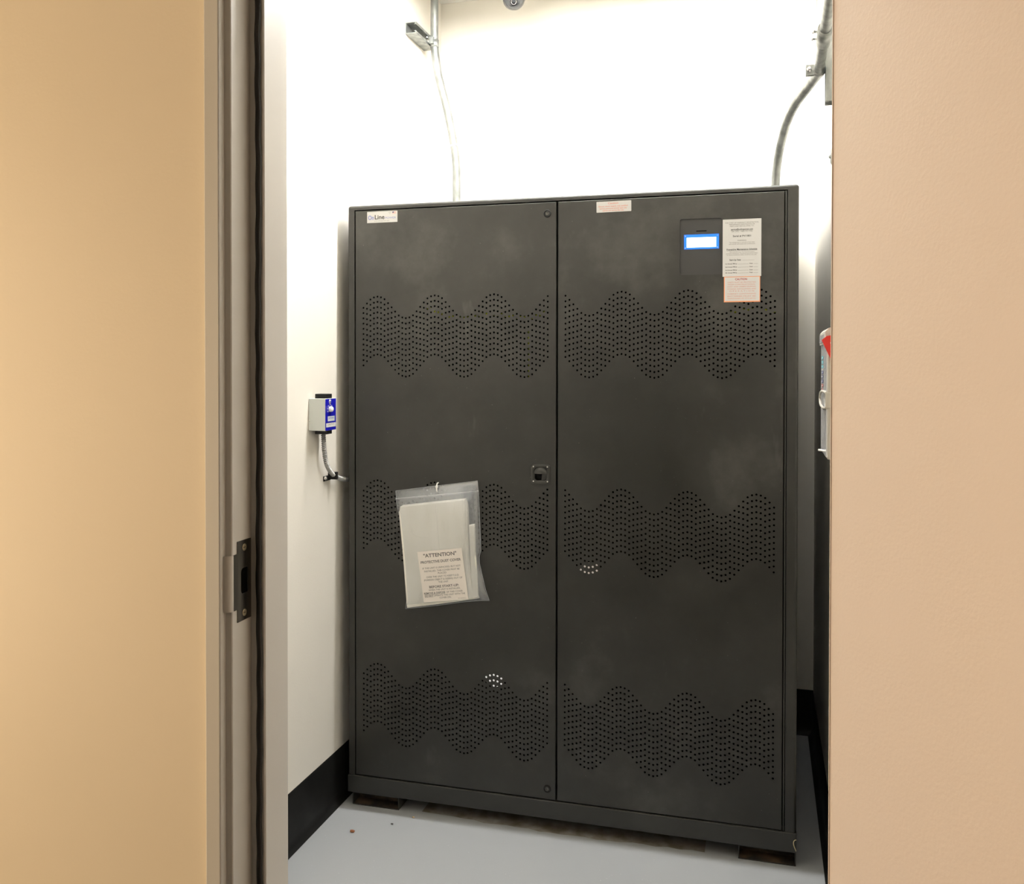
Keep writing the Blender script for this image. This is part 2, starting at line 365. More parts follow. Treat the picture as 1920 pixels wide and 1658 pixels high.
# unseen glowing panel added left of the corridor to warm the wall and open door
def added_warm_light():
    y0, y1, z0, z1 = -1.45, .95, .10, 2.0; b = MB(); e = .05
    for a in ((y0 - e, y1 + e, z0 - e, z0), (y0 - e, y1 + e, z1, z1 + e), (y0 - e, y0, z0, z1), (y1, y1 + e, z0, z1), (-.27, -.23, z0, z1)): b.box(-3.0, -2.95, a[0], a[1], a[2], a[3], 'frame')
    w_ = struct(b, 'added_warm_panel_1'); b = MB(); b.box(-2.985, -2.975, y0, y1, z0, z1, 'warm'); b.build('pane', w_)
added_warm_light()
def added_panel(x, y, sx, sy):  # unseen corridor light, added to brighten the rabbet of the door frame
    t = thing('added_ceiling_glow', (x, y, CEIL), 'added square ceiling glow, unseen, in the corridor right of the doorway', 'ceiling light')
    b = MB(); e = .03
    for a in ((-sx, sx, -sy, -sy + e), (-sx, sx, sy - e, sy), (-sx, -sx + e, -sy + e, sy - e), (sx - e, sx, -sy + e, sy - e)):
        b.box(x + a[0], x + a[1], y + a[2], y + a[3], CEIL - .03, CEIL - .0005, 'white')
    b.build('frame', t)
    b = MB(); b.box(x - sx + e, x + sx - e, y - sy + e, y + sy - e, CEIL - .022, CEIL - .004, 'ceilglow'); b.build('glow_plate', t)
added_panel(1.35, -.85, .3, .3)

# ------------------------------------------------------------------ the black cabinet
cab = thing('power_cabinet', (-.57, 2.95, 0), 'large black two-door metal cabinet with wavy bands of round perforations', 'cabinet')
PITCH, RP, HR, NH = .01152, .01595, .00305, 12
WAVE = [0, .39, .75, .93, 1, .93, .75, .39, 0, -.39, -.75, -.93, -1, -.93, -.75, -.39]
BANDS = [1.5238, .9660, .4060]
def cell(b, x0, x1, z0, z1, loop, y, m):
    """flat rectangle with a hole; loop = points counter-clockwise starting at angle 0, length divisible by 4"""
    n = len(loop); q = n // 4; cor = [(x1, z1), (x0, z1), (x0, z0), (x1, z0)]
    vs = [(p[0], y, p[1]) for p in loop] + [(c[0], y, c[1]) for c in cor]; fs = []
    for k in range(4):
        c = n + k
        for i in range(q): fs.append((c, (k * q + i + 1) % n, (k * q + i) % n))
        fs.append((c, n + (k + 1) % 4, ((k + 1) * q) % n))
    b.add(vs, fs, m)
def tube_wall(b, loop, y0, y1, m, smooth=False):
    n = len(loop); b.add([(p[0], y0, p[1]) for p in loop] + [(p[0], y1, p[1]) for p in loop], [(i, (i + 1) % n, (i + 1) % n + n, i + n) for i in range(n)], m, smooth)
def rrect(x0, x1, z0, z1, r, n=5):
    L = []
    for cx, cz, a in ((x1 - r, z1 - r, 0), (x0 + r, z1 - r, 90), (x0 + r, z0 + r, 180), (x1 - r, z0 + r, 270)):
        for k in range(n + 1): t = math.radians(a + 90 * k / n); L.append((cx + r * math.cos(t), cz + r * math.sin(t)))
    # n+1 points per corner = 4(n+1) points, divisible by 4
    return L
def circ(cx, cz, r, n=12): return [(cx + r * math.cos(2 * PI * i / n), cz + r * math.sin(2 * PI * i / n)) for i in range(n)]
def door_leaf(x0, x1, z0, z1, hx0, phase, cuts):
    y = YF - .0006; b = MB(); c = .0018
    X0, X1, Z0, Z1 = x0 + c, x1 - c, z0 + c, z1 - c
    def solid(a0, a1, c0, c1):
        if a1 - a0 > 1e-6 and c1 - c0 > 1e-6: b.quad((a0, y, c0), (a1, y, c0), (a1, y, c1), (a0, y, c1), 'powder')
    # chamfered and folded edge
    o = [(x0, z0), (x1, z0), (x1, z1), (x0, z1)]; i_ = [(X0, Z0), (X1, Z0), (X1, Z1), (X0, Z1)]
    for k in range(4):
        a, d = i_[k], i_[(k + 1) % 4]; e, f = o[k], o[(k + 1) % 4]
        b.quad((a[0], y, a[1]), (d[0], y, d[1]), (f[0], y + c, f[1]), (e[0], y + c, e[1]), 'powder')
        b.quad((e[0], y + c, e[1]), (f[0], y + c, f[1]), (f[0], y + .024, f[1]), (e[0], y + .024, e[1]), 'powder')
    spans = []
    for zt in BANDS:
        hi = zt + .034 + RP / 2; lo = zt - .034 - (NH - 1) * RP - RP / 2; spans.append((lo, hi))
        solid(X0, hx0 - PITCH / 2, lo, hi); solid(hx0 + 50.5 * PITCH, X1, lo, hi)
        for col in range(51):
            cx = hx0 + col * PITCH; t = zt + .0333 * WAVE[(col + phase) % 16]; a0, a1 = cx - PITCH / 2, cx + PITCH / 2
            solid(a0, a1, t + RP / 2, hi); solid(a0, a1, lo, t - (NH - .5) * RP)
            for r in range(NH):
                cz = t - r * RP; L = circ(cx, cz, HR, 12)
                cell(b, a0, a1, cz - RP / 2, cz + RP / 2, L, y, 'powder')
                tube_wall(b, L, y, y + .0016, 'powder')
    # solid stretches between the bands, with cut-outs
    z = Z0
    for lo, hi in sorted(spans) + [(Z1, Z1)]:
        cs = [q for q in cuts if q[2] > z and q[3] < lo]
        zz = z
        for (cx0, cx1, cz0, cz1, loop, dep, md) in sorted(cs, key=lambda q: q[2]):
            solid(X0, X1, zz, cz0); solid(X0, cx0, cz0, cz1); solid(cx1, X1, cz0, cz1)
            cell(b, cx0, cx1, cz0, cz1, loop, y, 'powder'); tube_wall(b, loop, y, y + dep, md); zz = cz1
        solid(X0, X1, zz, lo); z = hi
    return b.build('door', cab)
DZ0, DZ1 = .0925, 1.8185
LX0, LX1, RX0, RX1 = -1.2025, -.5752, -.5702, .0520
px0, px1, pz0, pz1 = -.2255, -.1108, 1.5993, 1.7535
ploop = rrect(px0, px1, pz0, pz1, .007, 5)
lt_c = (-.6198, 1.0345)
lloop = circ(lt_c[0], lt_c[1], .0235, 24)
dL = door_leaf(LX0, LX1, DZ0, DZ1, -1.1760, 0, [(lt_c[0] - .028, lt_c[0] + .028, lt_c[1] - .026, lt_c[1] + .028, lloop, .003, 'powder')])
dR = door_leaf(RX0, RX1, DZ0, DZ1, -.5480, 6, [(px0 - .006, px1 + .006, pz0 - .006, pz1 + .006, ploop, .0055, 'panel')])

# cabinet shell with a rounded front edge
def shell():
    b = MB(); zb = .0905
    def loop(x0, x1, z0, z1, r, y, n=6):
        L = []
        for cx, cz, a in ((x1 - r, z1 - r, 0), (x0 + r, z1 - r, 90), (x0 + r, z0 + r, 180), (x1 - r, z0 + r, 270)):
            for k in range(n + 1): t = math.radians(a + 90 * k / n); L.append((cx + r * math.cos(t), y, cz + r * math.sin(t)))
        return L
    x0, x1, z0, z1 = CX0, CX1, .0385, CTOP
    R = .008; loops = [loop(x0, x1, z0, z1, R, CBACK)]
    for k in range(5):
        a = PI / 2 * k / 4; ins = R * .9 * (1 - math.cos(a)); loops.append(loop(x0 + ins, x1 - ins, z0 + ins, z1 - ins, max(R - ins, .0008), YF + R * .9 * (1 - math.sin(a))))
    loops.append(loop(LX0 - .0032, RX1 + .0078, zb, DZ1 + .0032, .0008, YF))
    loops.append(loop(LX0 - .0032, RX1 + .0078, zb, DZ1 + .0032, .0008, YF + .03))
    n = len(loops[0]); vs = [p for L in loops for p in L]
    fs = [(j * n + i, j * n + (i + 1) % n, (j + 1) * n + (i + 1) % n, (j + 1) * n + i) for j in range(len(loops) - 1) for i in range(n)]
    b.add(vs, fs, 'powder2', False)
    # inner lining and back
    b.add(loops[0], [tuple(range(n))], 'powder2')
    X0, X1, Z0, Z1 = CX0 + .004, CX1 - .004, .06, CTOP - .004
    Y0, Y1 = YF + .03, CBACK - .004
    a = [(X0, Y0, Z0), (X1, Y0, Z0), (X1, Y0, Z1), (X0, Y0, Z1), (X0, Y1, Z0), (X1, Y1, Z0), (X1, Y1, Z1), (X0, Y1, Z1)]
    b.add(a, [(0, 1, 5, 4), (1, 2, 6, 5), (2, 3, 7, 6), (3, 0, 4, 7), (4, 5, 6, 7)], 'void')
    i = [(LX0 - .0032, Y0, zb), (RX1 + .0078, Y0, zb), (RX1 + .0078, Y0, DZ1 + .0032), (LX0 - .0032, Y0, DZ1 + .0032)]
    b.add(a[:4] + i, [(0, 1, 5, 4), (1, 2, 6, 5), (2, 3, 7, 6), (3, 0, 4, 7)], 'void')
    b.box(-.60, -.545, YF + .032, YF + .06, .07, CTOP - .01, 'void')   # black post added behind the split so the gap reads dark
    return b.build('body', cab)
shell()
b = MB(); b.box(CX0 - .0008, CX1 + .0008, YF - .0035, YF + .02, .0375, .0895, 'powder2', .0025); b.build('bottom_rail', cab)
b = MB(); b.box(CX0 + .012, CX1 - .012, YF + .018, CBACK - .02, .036, .0384, 'rust'); b.build('underside', cab)
b = MB(); b.sweep([(RX1 + .0040, YF + .0002, DZ0), (RX1 + .0040, YF + .0002, DZ1)], .0021, 'powder2', 10, 1); b.build('hinge', cab)
# open steel channels under the cabinet, rusty inside
for (x0, x1) in ((-1.2125, -1.0606), (-.0624, .0884)):
    b = MB(); y0, y1 = YF - .0018, CBACK - .03; th = .0022
    b.box(x0, x1, y0, y1, .0005, th, 'powder2'); b.box(x0, x0 + th, y0, y1, .0005, .037, 'powder2'); b.box(x1 - th, x1, y0, y1, .0005, .037, 'powder2')
    b.box(x0, x1, y0 + .003, y1, .0345, .037, 'powder2'); b.box(x0 + th, x1 - th, y0 + .045, y0 + .05, th, .035, 'rust')
    b.box(x0 + th, x1 - th, y0 + .003, y0 + .045, th, th + .0006, 'rust')
    b.build('foot', cab)
# locks
for z, x in ((1.7853, -.6011), (.1234, -.5992)):
    b = MB(); y = YF - .0006
    b.lathe((x, y, z), (0, -1, 0), [(.0110, 0), (.0110, .0020), (.0100, .0038), (.0078, .0038), (.0070, .0012)], 'black', 28); b.lathe((x, y, z), (0, -1, 0), [(.0070, .0012), (.0058, .0012), (.0054, .0030), (.0030, .0030), (.0026, .0010), (.0001, .0008)], 'lockgrey', 28)
    b.build('cam_lock', dL)
# recessed paddle latch
def latch():
    cx, cz = lt_c; y = YF - .0006; b = MB()
    outer = rrect(cx - .0292, cx + .0292, cz - .0295, cz + .0290, .010, 5); n = len(outer)
    hole = circ(cx, cz, .0222, n)
    # align the hole points with the outer loop by angle
    hole = [(cx + .0222 * math.cos(math.atan2(p[1] - cz, p[0] - cx)), cz + .0222 * math.sin(math.atan2(p[1] - cz, p[0] - cx))) for p in outer]
    inset = [(cx + (p[0] - cx) * .955, cz + (p[1] - cz) * .955) for p in outer]
    vs = [(p[0], y, p[1]) for p in outer] + [(p[0], y - .0016, p[1]) for p in [(cx + (q[0] - cx) * .99, cz + (q[1] - cz) * .99) for q in outer]] + [(p[0], y - .0026, p[1]) for p in inset] + [(p[0], y - .0026, p[1]) for p in hole]
    hole2 = [(cx + (p[0] - cx) * .93, cz + (p[1] - cz) * .93) for p in hole]; vs += [(p[0], y + .001, p[1]) for p in hole2]
    b.add(vs, [(j * n + i, j * n + (i + 1) % n, (j + 1) * n + (i + 1) % n, (j + 1) * n + i) for j in range(4) for i in range(n)], 'powder2', True)
    pl = b.build('latch', dL)
    b = MB(); b.lathe((cx, y + .0, cz), (0, 1, 0), [(.0208, 0), (.0200, .006), (.017, .011), (.011, .0145), (.0001, .016)], 'black', 28); b.build('latch_cup', dL)
    b = MB()  # rounded paddle covering the upper half, with a lit return on the right
    for k0 in range(1):
        vs = []; nu, nv = 14, 7
        for j in range(nv + 1):
            ph = PI / 2 * j / nv
            for i in range(nu + 1):
                t = PI * i / nu; vs.append((cx + .0205 * math.cos(t) * math.cos(ph), y - .0005 - .0085 * math.sin(ph), cz + .002 + .0195 * math.sin(t) * math.cos(ph)))
        b.add(vs, [(j * (nu + 1) + i, j * (nu + 1) + i + 1, (j + 1) * (nu + 1) + i + 1, (j + 1) * (nu + 1) + i) for j in range(nv) for i in range(nu)], 'powder2', True)
    L = [(cx + .004, cz + .001), (cx + .0195, cz + .001), (cx + .018, cz - .008), (cx + .012, cz - .0158), (cx + .002, cz - .0192)]
    b.prism([(p[0], y + .0004, p[1]) for p in L], (0, .004, 0), 'powder2')
    b.build('latch_paddle', dL)
    for sx in (-.0212, .0204):
        for sz in (.0222, -.0202):
            b = MB(); b.lathe((cx + sx, y - .0026, cz + sz), (0, -1, 0), [(.0022, 0), (.0020, .0008), (.0010, .0010), (.0009, .0002), (.0001, .0002)], 'steel', 12); b.build('screw', dL, label='bright steel screw')
latch()
# display insert
b = MB(); y = YF + .0049; b.add([(p[0], y, p[1]) for p in ploop], [tuple(range(len(ploop)))], 'panel')
b.add([(p[0], y - .0003, p[1]) for p in rrect(-.1815, -.1530, 1.7185, 1.7213, .0014, 3)], [tuple(range(16))], 'void'); b.build('display_panel', dR)
b = MB(); S = Sheet(b, (-.2140, y, 1.7105), (1, 0, 0), (0, -1, 0))
for (a0, a1, c0, c1) in ((0, .094, 0, .008), (0, .094, .0355, .040), (0, .0072, .008, .0355), (.0868, .094, .008, .0355)):
    b.box(-.2140 + a0, -.2140 + a1, y - .0022, y - .0001, 1.7105 - c1, 1.7105 - c0, 'lcdblue')
b.box(-.2068, -.1272, y - .0012, y - .0001, 1.6750, 1.7025, 'lcd')
for u_ in (.0035, .0905):
    for v_ in (.004, .0365): b.lathe((-.2140 + u_, y - .0022, 1.7105 - v_), (0, -1, 0), [(.0016, 0), (.0012, .0008), (.0001, .001)], 'steel', 10)
b.build('lcd_screen', dR, label='glowing white display with bright blue border')
# stickers
SY = YF - .0008
def sheet(name, x, z, w, h, m, ang=0., r=0., y=SY, th=.0005, parent=dR, label=None):
    b = MB(); S = Sheet(b, (x, y, z), (math.cos(ang), 0, math.sin(ang)), (0, -1, 0)); S.body(w, h, m, th, r); return b, S
b, S = sheet('s', -.1098, 1.7476, .1018, .1556, 'paper')
w, h = .1018, .1556
S.rect(0, .0012, 0, h, 'lightgrey', .0007)
for y_, t_, ww, s_, bd, ul in ((.061, 'FOR START-UP WARRANTY REGISTRATION,', .86, .0042, 0, 0), (.091, 'PERFORMANCE MAINTENANCE OR', .66, .0042, 0, 0), (.122, 'PARTS AND SERVICE, EMAIL TO:', .62, .0042, 0, 0),
        (.177, 'service@onlinepower.com', .57, .0052, 1, 1), (.213, 'OR CALL 1-800-797-7782', .55, .0047, 0, 0), (.294, 'Serial # PV/1801', .47, .0058, 1, 0), (.372, 'WARNING:', .24, .0046, 0, 0),
        (.405, 'The tampering or removal of this label', .66, .0036, 0, 0), (.433, 'will void all warranties and certifications', .68, .0036, 0, 0), (.527, 'Preventive Maintenance Schedule', .79, .0058, 1, 1),
        (.572, 'The manufacturer has found frequent', .65, .0034, 0, 0), (.597, 'preventive maintenance. This period could prevent failure', .82, .0034, 0, 0), (.623, 'for factory trained and safety, should be every year.', .78, .0034, 0, 0)):
    S.text(t_, w * .5, y_ * h, s_ * 1.15, 'ink' if bd else 'inkgrey', ww * w, bool(bd), ul=bool(ul))
S.text('Start-Up Date:', w * .18, .709 * h, .0062, 'ink', .30 * w, True, align='l'); S.rect(.51 * w, .82 * w, .717 * h, .7195 * h, 'inkgrey', .0007)
for q, y_ in zip(('1st', '2nd', '3rd', '4th'), (.777, .832, .888, .934)):
    S.text(q + ' Annual PM by:', w * .07, y_ * h, .0040, 'ink', .31 * w, True, align='l'); S.rect(.395 * w, .68 * w, (y_ + .006) * h, (y_ + .009) * h, 'inkgrey', .0007)
    S.text('Date:', w * .70, y_ * h, .0040, 'ink', .085 * w, True, align='l'); S.rect(.80 * w, .92 * w, (y_ + .006) * h, (y_ + .009) * h, 'inkgrey', .0007)
b.build('maintenance_notice', dR, label='white printed maintenance schedule beside the display')
b, S = sheet('s', -.1060, 1.5918, .0955, .0695, 'orange'); w, h = .0955, .0695
S.rect(.0022, w - .0018, .0016, h - .0030, 'paper', .0006)
S.text('CAUTION', w * .475, .105 * h, .0078, 'inkred', .33 * w, True, h=.0008)
for y_, t_, ww in ((.225, 'UNITS MUST BE PROTECTED', .78), (.31, 'FROM CONSTRUCTIONAL', .76), (.395, 'DUST AND DEBRIS DURING', .78), (.485, 'STORAGE, INSTALLATION, AND', .79), (.57, 'O P E R A T I O N', .68), (.675, 'CABINET CONTAINING', .78), (.77, 'BATTERIES MUST BE', .78), (.86, 'MAINTAINED AT 77°F (25°C)', .77)):
    S.text(t_, w * .49, y_ * h, .0048, 'inkpink', ww * w, h=.0008)
b.build('caution_sticker', dR, label='pink-bordered caution notice in faded red lettering')
b, S = sheet('s', -.4585, 1.8120, .0985, .0305, 'paper', .008, .0015); w, h = .0985, .0305
S.text('Caution', w * .48, .18 * h, .0072, 'inkpink', .30 * w, True)
for y_, t_, ww in ((.45, 'Electric shock hazard, only qualified', .84), (.65, 'service personnel should open the', .78), (.84, 'cabinet and service the unit.', .62)): S.text(t_, w * .48, y_ * h, .0056, 'inkpink', ww * w, True)
b.build('warning_sticker', dR, label='small white sticker with red lettering at the door top')
b, S = sheet('s', -1.1632, 1.8145, .0992, .0340, 'paper', 0, .0012); w, h = .0992, .0340
S.text('On', w * .035, .53 * h, .0180, 'inkblue', .19 * w, True, align='l'); S.text('Line', w * .255, .50 * h, .0185, 'ink', .32 * w, True, align='l')
S.text('POWER', w * .60, .60 * h, .0080, 'inkblue', .35 * w, align='l'); S.text('www.onlinepower.com', w * .48, .84 * h, .0040, 'inkgrey', .50 * w)
S.rect(.83 * w, .885 * w, .08 * h, .17 * h, 'inknavy', .0008)
for k in range(4): S.rect((.885 if k < 2 else .83) * w, .955 * w, (.08 + .05 * k) * h, (.105 + .05 * k) * h, 'inkpink', .0008)
S.text('MADE IN', w * .75, .13 * h, .0028, 'inkgrey', .08 * w); S.text('USA', w * .75, .22 * h, .0028, 'inkgrey', .05 * w)
b.build('logo_plate', dL, label='white maker plate with blue and black lettering')
# loose cream tie at the lower right corner
b = MB(); b.sweep([(.0890, YF - .004, .0735), (.0845, YF - .006, .0725), (.0820, YF - .006, .066), (.0835, YF - .006, .057), (.0875, YF - .005, .0465), (.0885, YF - .004, .043)], .0011, 'cream', 8, 5); b.build('loose_tie', cab, label='cream wire tie')
# things seen through the perforations
for P_, r_ in (([(-.98, YF + .020, 1.525), (-.93, YF + .018, 1.502), (-.86, YF + .018, 1.489), (-.80, YF + .018, 1.500), (-.74, YF + .018, 1.497), (-.66, YF + .018, 1.487), (-.61, YF + .018, 1.505)], .0045),
        ([(-.659, YF + .020, 1.30), (-.658, YF + .018, 1.38), (-.660, YF + .020, 1.45)], .004), ([(-.09, YF + .020, 1.495), (-.04, YF + .020, 1.503), (.03, YF + .020, 1.497)], .004)):
    b = MB(); b.sweep(P_, r_, 'yellow', 8, 6); b.build('cable', cab, label='yellow cable inside')
for q in ((-.54, -.24, .74, .93), (-.88, -.61, .20, .37)):
    b = MB(); b.box(q[0], q[1], YF + .13, YF + .16, q[2], q[3], 'olive'); b.build('circuit_board', cab)
b = MB(); b.lathe((-.7600, YF + .0095, .4335), (0, -1, 0), [(.031, 0), (.031, .004), (.0001, .0045)], 'glowdisc', 24); b.build('added_glow_disc', cab)  # glowing disc added to make the bright spot behind the holes
b = MB(); b.lathe((-.4740, YF + .0095, .7520), (0, -1, 0), [(.034, 0), (.034, .004), (.0001, .0045)], 'glowdiscdim', 24); b.build('added_glow_disc', cab)  # second added disc, dimmer, behind the right door

# ------------------------------------------------------------------ bag with folded cover hung on the left door
def bag():
    t = thing('plastic_bag', (-.92, YF - .01, .80), 'clear zip-top plastic bag holding a folded cream cover, hung on the left cabinet door', 'bag')
    Y1, Y0 = YF - .0022, YF - .0175
    out = [(-1.069, .970), (-.8095, 1.0095), (-.8065, .977), (-.8045, .93), (-.802, .87), (-.7995, .8045), (-.8045, .785), (-.8030, .765), (-.792, .72), (-.785, .690), (-.7732, .6587), (-.80, .6572), (-.86, .648), (-.93, .634), (-1.0, .6215), (-1.0372, .6156), (-1.0340, .640), (-1.0375, .69), (-1.0425, .75), (-1.049, .82), (-1.0575, .895), (-1.066, .935)]
    n = len(out); cx = -.925; cz = .80; b = MB()
    def ring(s, y): return [(cx + (p[0] - cx) * s, y, cz + (p[1] - cz) * s) for p in out]
    fr_ = ring(1, Y1 - .0004) + ring(.97, Y1 - .006) + ring(.90, Y0 - .0012) + ring(.45, Y0 - .0022)
    b.add(fr_, [(j * n + i, j * n + (i + 1) % n, (j + 1) * n + (i + 1) % n, (j + 1) * n + i) for j in range(3) for i in range(n)] + [tuple(range(3 * n, 4 * n))], 'bag', True)
    b.build('bag_film', t)
    # zip ridge and seam lines
    b = MB(); d = Vector((.2624, 0, .0333)); st = Vector((-1.0688, Y1 - .0035, .9437))
    b.sweep([st, st + d * .5 + Vector((0, -.001, 0)), st + d], .0011, 'bag', 8, 4); b.sweep([st + Vector((0, 0, .003)), st + d * .5 + Vector((0, -.001, .003)), st + d + Vector((0, 0, .003))], .0007, 'white', 8, 4)
    b.build('zip_ridge', t)
    b = MB(); b.sweep([(p[0], Y1 - .0022, p[1]) for p in out] + [(out[0][0], Y1 - .0022, out[0][1])], .0007, 'seam', 6, 1); b.build('seam', t)
    # folded cover: layered stack of film
    b = MB()
    def slab(L, y0, y1, m='cover'):
        k = len(L); c0 = sum(p[0] for p in L) / k; c1 = sum(p[1] for p in L) / k
        vs = [];
        for s, y in ((1, y1), (1, y0 + (y1 - y0) * .45), (.992, y0 + (y1 - y0) * .15), (.975, y0)): vs += [(c0 + (p[0] - c0) * s, y, c1 + (p[1] - c1) * s) for p in L]
        b.add(vs, [(j * k + i, j * k + (i + 1) % k, (j + 1) * k + (i + 1) % k, (j + 1) * k + i) for j in range(3) for i in range(k)] + [tuple(range(3 * k, 4 * k))], m, False)
    slab([(-1.0560, .9100), (-1.0520, .9230), (-1.0440, .9290), (-.8450, .9570), (-.8380, .9380), (-.8330, .78), (-.8160, .70), (-.8037, .6640), (-.92, .640), (-1.0299, .6195), (-1.0350, .72), (-1.0465, .83)], Y0 + .004, Y1)
    slab([(-1.0540, .9080), (-1.0500, .9255), (-.8444, .9555), (-.8410, .85), (-.8320, .74), (-.8150, .6660), (-1.0290, .6260), (-1.0400, .76)], Y0 + .0015, Y0 + .006)
    slab([(-.8330, .880), (-.8160, .884), (-.8130, .80), (-.8055, .70), (-.8045, .668), (-.8200, .665), (-.8260, .74)], Y0 + .001, Y0 + .008)
    b.sweep([(-.936, Y0 + .0012, .935), (-.932, Y0 + .0006, .89), (-.929, Y0 + .0006, .84), (-.9245, Y0 + .0010, .805)], .0011, 'cover', 6, 4)
    b.sweep([(-1.015, Y0 + .0010, .868), (-1.006, Y0 + .0006, .846), (-.985, Y0 + .0008, .838), (-.95, Y0 + .0012, .834)], .0010, 'cover', 6, 4)
    b.build('folded_cover', t)
    b = MB(); ang = math.atan2(.0198, .1395); w, h = .1410, .1508
    S = Sheet(b, (-.9936, Y0 - .0026, .7924), (math.cos(ang), 0, math.sin(ang)), (0, -1, 0)); S.body(w, h, 'paper2', .0004)
    for y_, t_, ww, s_, bd in ((.088, '"ATTENTION"', .74, .0150, 1), (.215, 'PROTECTIVE DUST COVER', .90, .0105, 1), (.335, 'IF THIS UNIT IS UNPACKED, BUT NOT', .85, .0072, 0), (.395, 'INSTALLED, THIS COVER MUST BE', .79, .0072, 0), (.447, 'PLACED', .19, .0072, 0),
            (.512, 'OVER THE UNIT TO KEEP F.O.D.', .73, .0072, 0), (.568, '(FOREIGN OBJECT & DEBRIS) OUT OF', .86, .0072, 0), (.622, 'THE UNIT', .22, .0072, 0), (.708, 'BEFORE START-UP:', .66, .0096, 1), (.768, 'WHEN THE UNIT IS INSTALLED,', .71, .0072, 0)):
        S.text(t_, w * .50, y_ * h, s_, 'inkgrey', ww * w, bool(bd))
    S.text('REMOVE & DISPOSE', w * .035, .828 * h, .0078, 'inkgrey', .475 * w, True, align='l', ul=True); S.text('OF THIS COVER.', w * .535, .828 * h, .0072, 'inkgrey', .37 * w, align='l')
    S.text('DO NOT', w * .045, .880 * h, .0078, 'inkgrey', .19 * w, True, align='l', ul=True); S.text('OPERATE THIS UNIT WITH THE', w * .245, .880 * h, .0072, 'inkgrey', .70 * w, align='l')
    S.text('COVER ON.', w * .50, .930 * h, .0072, 'inkgrey', .26 * w); S.text('P/N 1060 REV A', w * .86, .970 * h, .0036, 'inkgrey', .16 * w)
    b.build('attention_label', t, label='cream paper label with dark printed instructions')
    b = MB(); b.sweep([(-.9339, Y1 + .004, .9990), (-.9339, Y1 - .008, .9975), (-.9339, Y1 - .0120, .990), (-.9339, Y1 - .0125, .978), (-.9342, Y1 - .006, .9735)], .0021, 'white', 8, 5)
    b.box(-.9368, -.9312, Y1 - .0155, Y1 - .008, .9855, .9925, 'white', .001); b.build('cable_tie', t, label='white cable tie')
bag()

# ------------------------------------------------------------------ thermostat and its flexible conduit
def thermostat():
    t = thing('thermostat', (WL, 2.40, 1.205), 'small pale grey control box with royal blue face and dial on left wall', 'thermostat')
    x1 = -1.2095; y0, y1, z0, z1 = 2.366, 2.434, 1.1605, 1.2530
    b = MB(); b.box(WL + .0005, x1, y0, y1, z0, z1, 'lightgrey', .0015); b.lathe((-1.2585, y0, 1.190), (0, -1, 0), [(.0022, 0), (.0018, .001), (.0001, .0012)], 'steel', 10); b.build('box', t)
    b = MB(); S = Sheet(b, (x1 + .0001, y0 + .001, z1 - .001), (0, 1, 0), (1, 0, 0)); w, h = y1 - y0 - .002, z1 - z0 - .002; S.body(w, h, 'blue', .0006)
    S.rect(.18 * w, .88 * w, .55 * h, .72 * h, 'inkblue', .0010); S.rect(.22 * w, .84 * w, .56 * h, .71 * h, 'lightgrey', .0011); S.rect(.04 * w, .96 * w, .77 * h, .90 * h, 'paper', .0011)
    S.text('SETPOINT', .53 * w, .615 * h, .006, 'inkblue', .5 * w, True, h=.0014); S.text('CAUTION', .5 * w, .815 * h, .005, 'inkgrey', .6 * w, h=.0014)
    for k in range(7):
        a = math.radians(-30 + 40 * k); S.text(str(40 + 10 * k), .42 * w + .24 * w * math.cos(PI - a), .33 * h - .14 * h * math.sin(a), .0052, 'paper', .085 * w, True, h=.0011)
    b.lathe((x1 + .0008, y0 + .001 + .42 * w, z1 - .001 - .09 * h), (1, 0, 0), [(.0065, 0), (.0065, .0006), (.0001, .0007)], 'paper', 20)
    S.rect(.33 * w, .51 * w, .082 * h, .112 * h, 'blue', .0018)
    b.build('face_plate', t, label='royal blue face with white markings')
    b = MB(); b.lathe((x1 + .0008, y0 + .001 + .42 * w, z1 - .001 - .33 * h), (1, 0, 0), [(.0080, 0), (.0078, .006), (.0060, .009), (.0001, .0095)], 'white', 20); b.build('dial', t, label='white round dial')
    b = MB(); b.box(-1.252, -1.214, 2.386, 2.418, 1.1495, 1.2660, 'black', .001); b.box(-1.236, -1.222, 2.412, 2.424, 1.2535, 1.2600, 'steel', .001); b.build('mounting_bracket', t, label='black bracket behind the box')
thermostat()
b = MB(); X = -1.2440
P = [(-1.238, 2.408, 1.163), (-1.239, 2.414, 1.135), (-1.242, 2.424, 1.100), (X, 2.441, 1.060), (X, 2.470, 1.030), (X, 2.510, 1.010), (X, 2.570, .996), (X, 2.66, .988)]
b.sweep(P, .0065, 'flexm', 12, 60, rfun=lambda L: .0061 + .0014 * math.sin(L * 2 * PI / .0060))
fx = tag(b.build('flexible_conduit'), 'short ribbed metal flexible conduit curving from the blue-faced box behind cabinet', 'conduit')
b = MB(); b.box(WL + .0005, X + .009, 2.486, 2.500, 1.006, 1.028, 'black', .001); b.lathe((WL + .002, 2.462, 1.012), (1, 0, 0), [(.006, 0), (.0055, .006), (.0001, .008)], 'steel', 12)
b.box(WL + .0005, WL + .003, 2.455, 2.498, 1.003, 1.018, 'black'); tag(b.build('conduit_clip'), 'black clip with steel screw holding the ribbed conduit to the wall', 'clip')

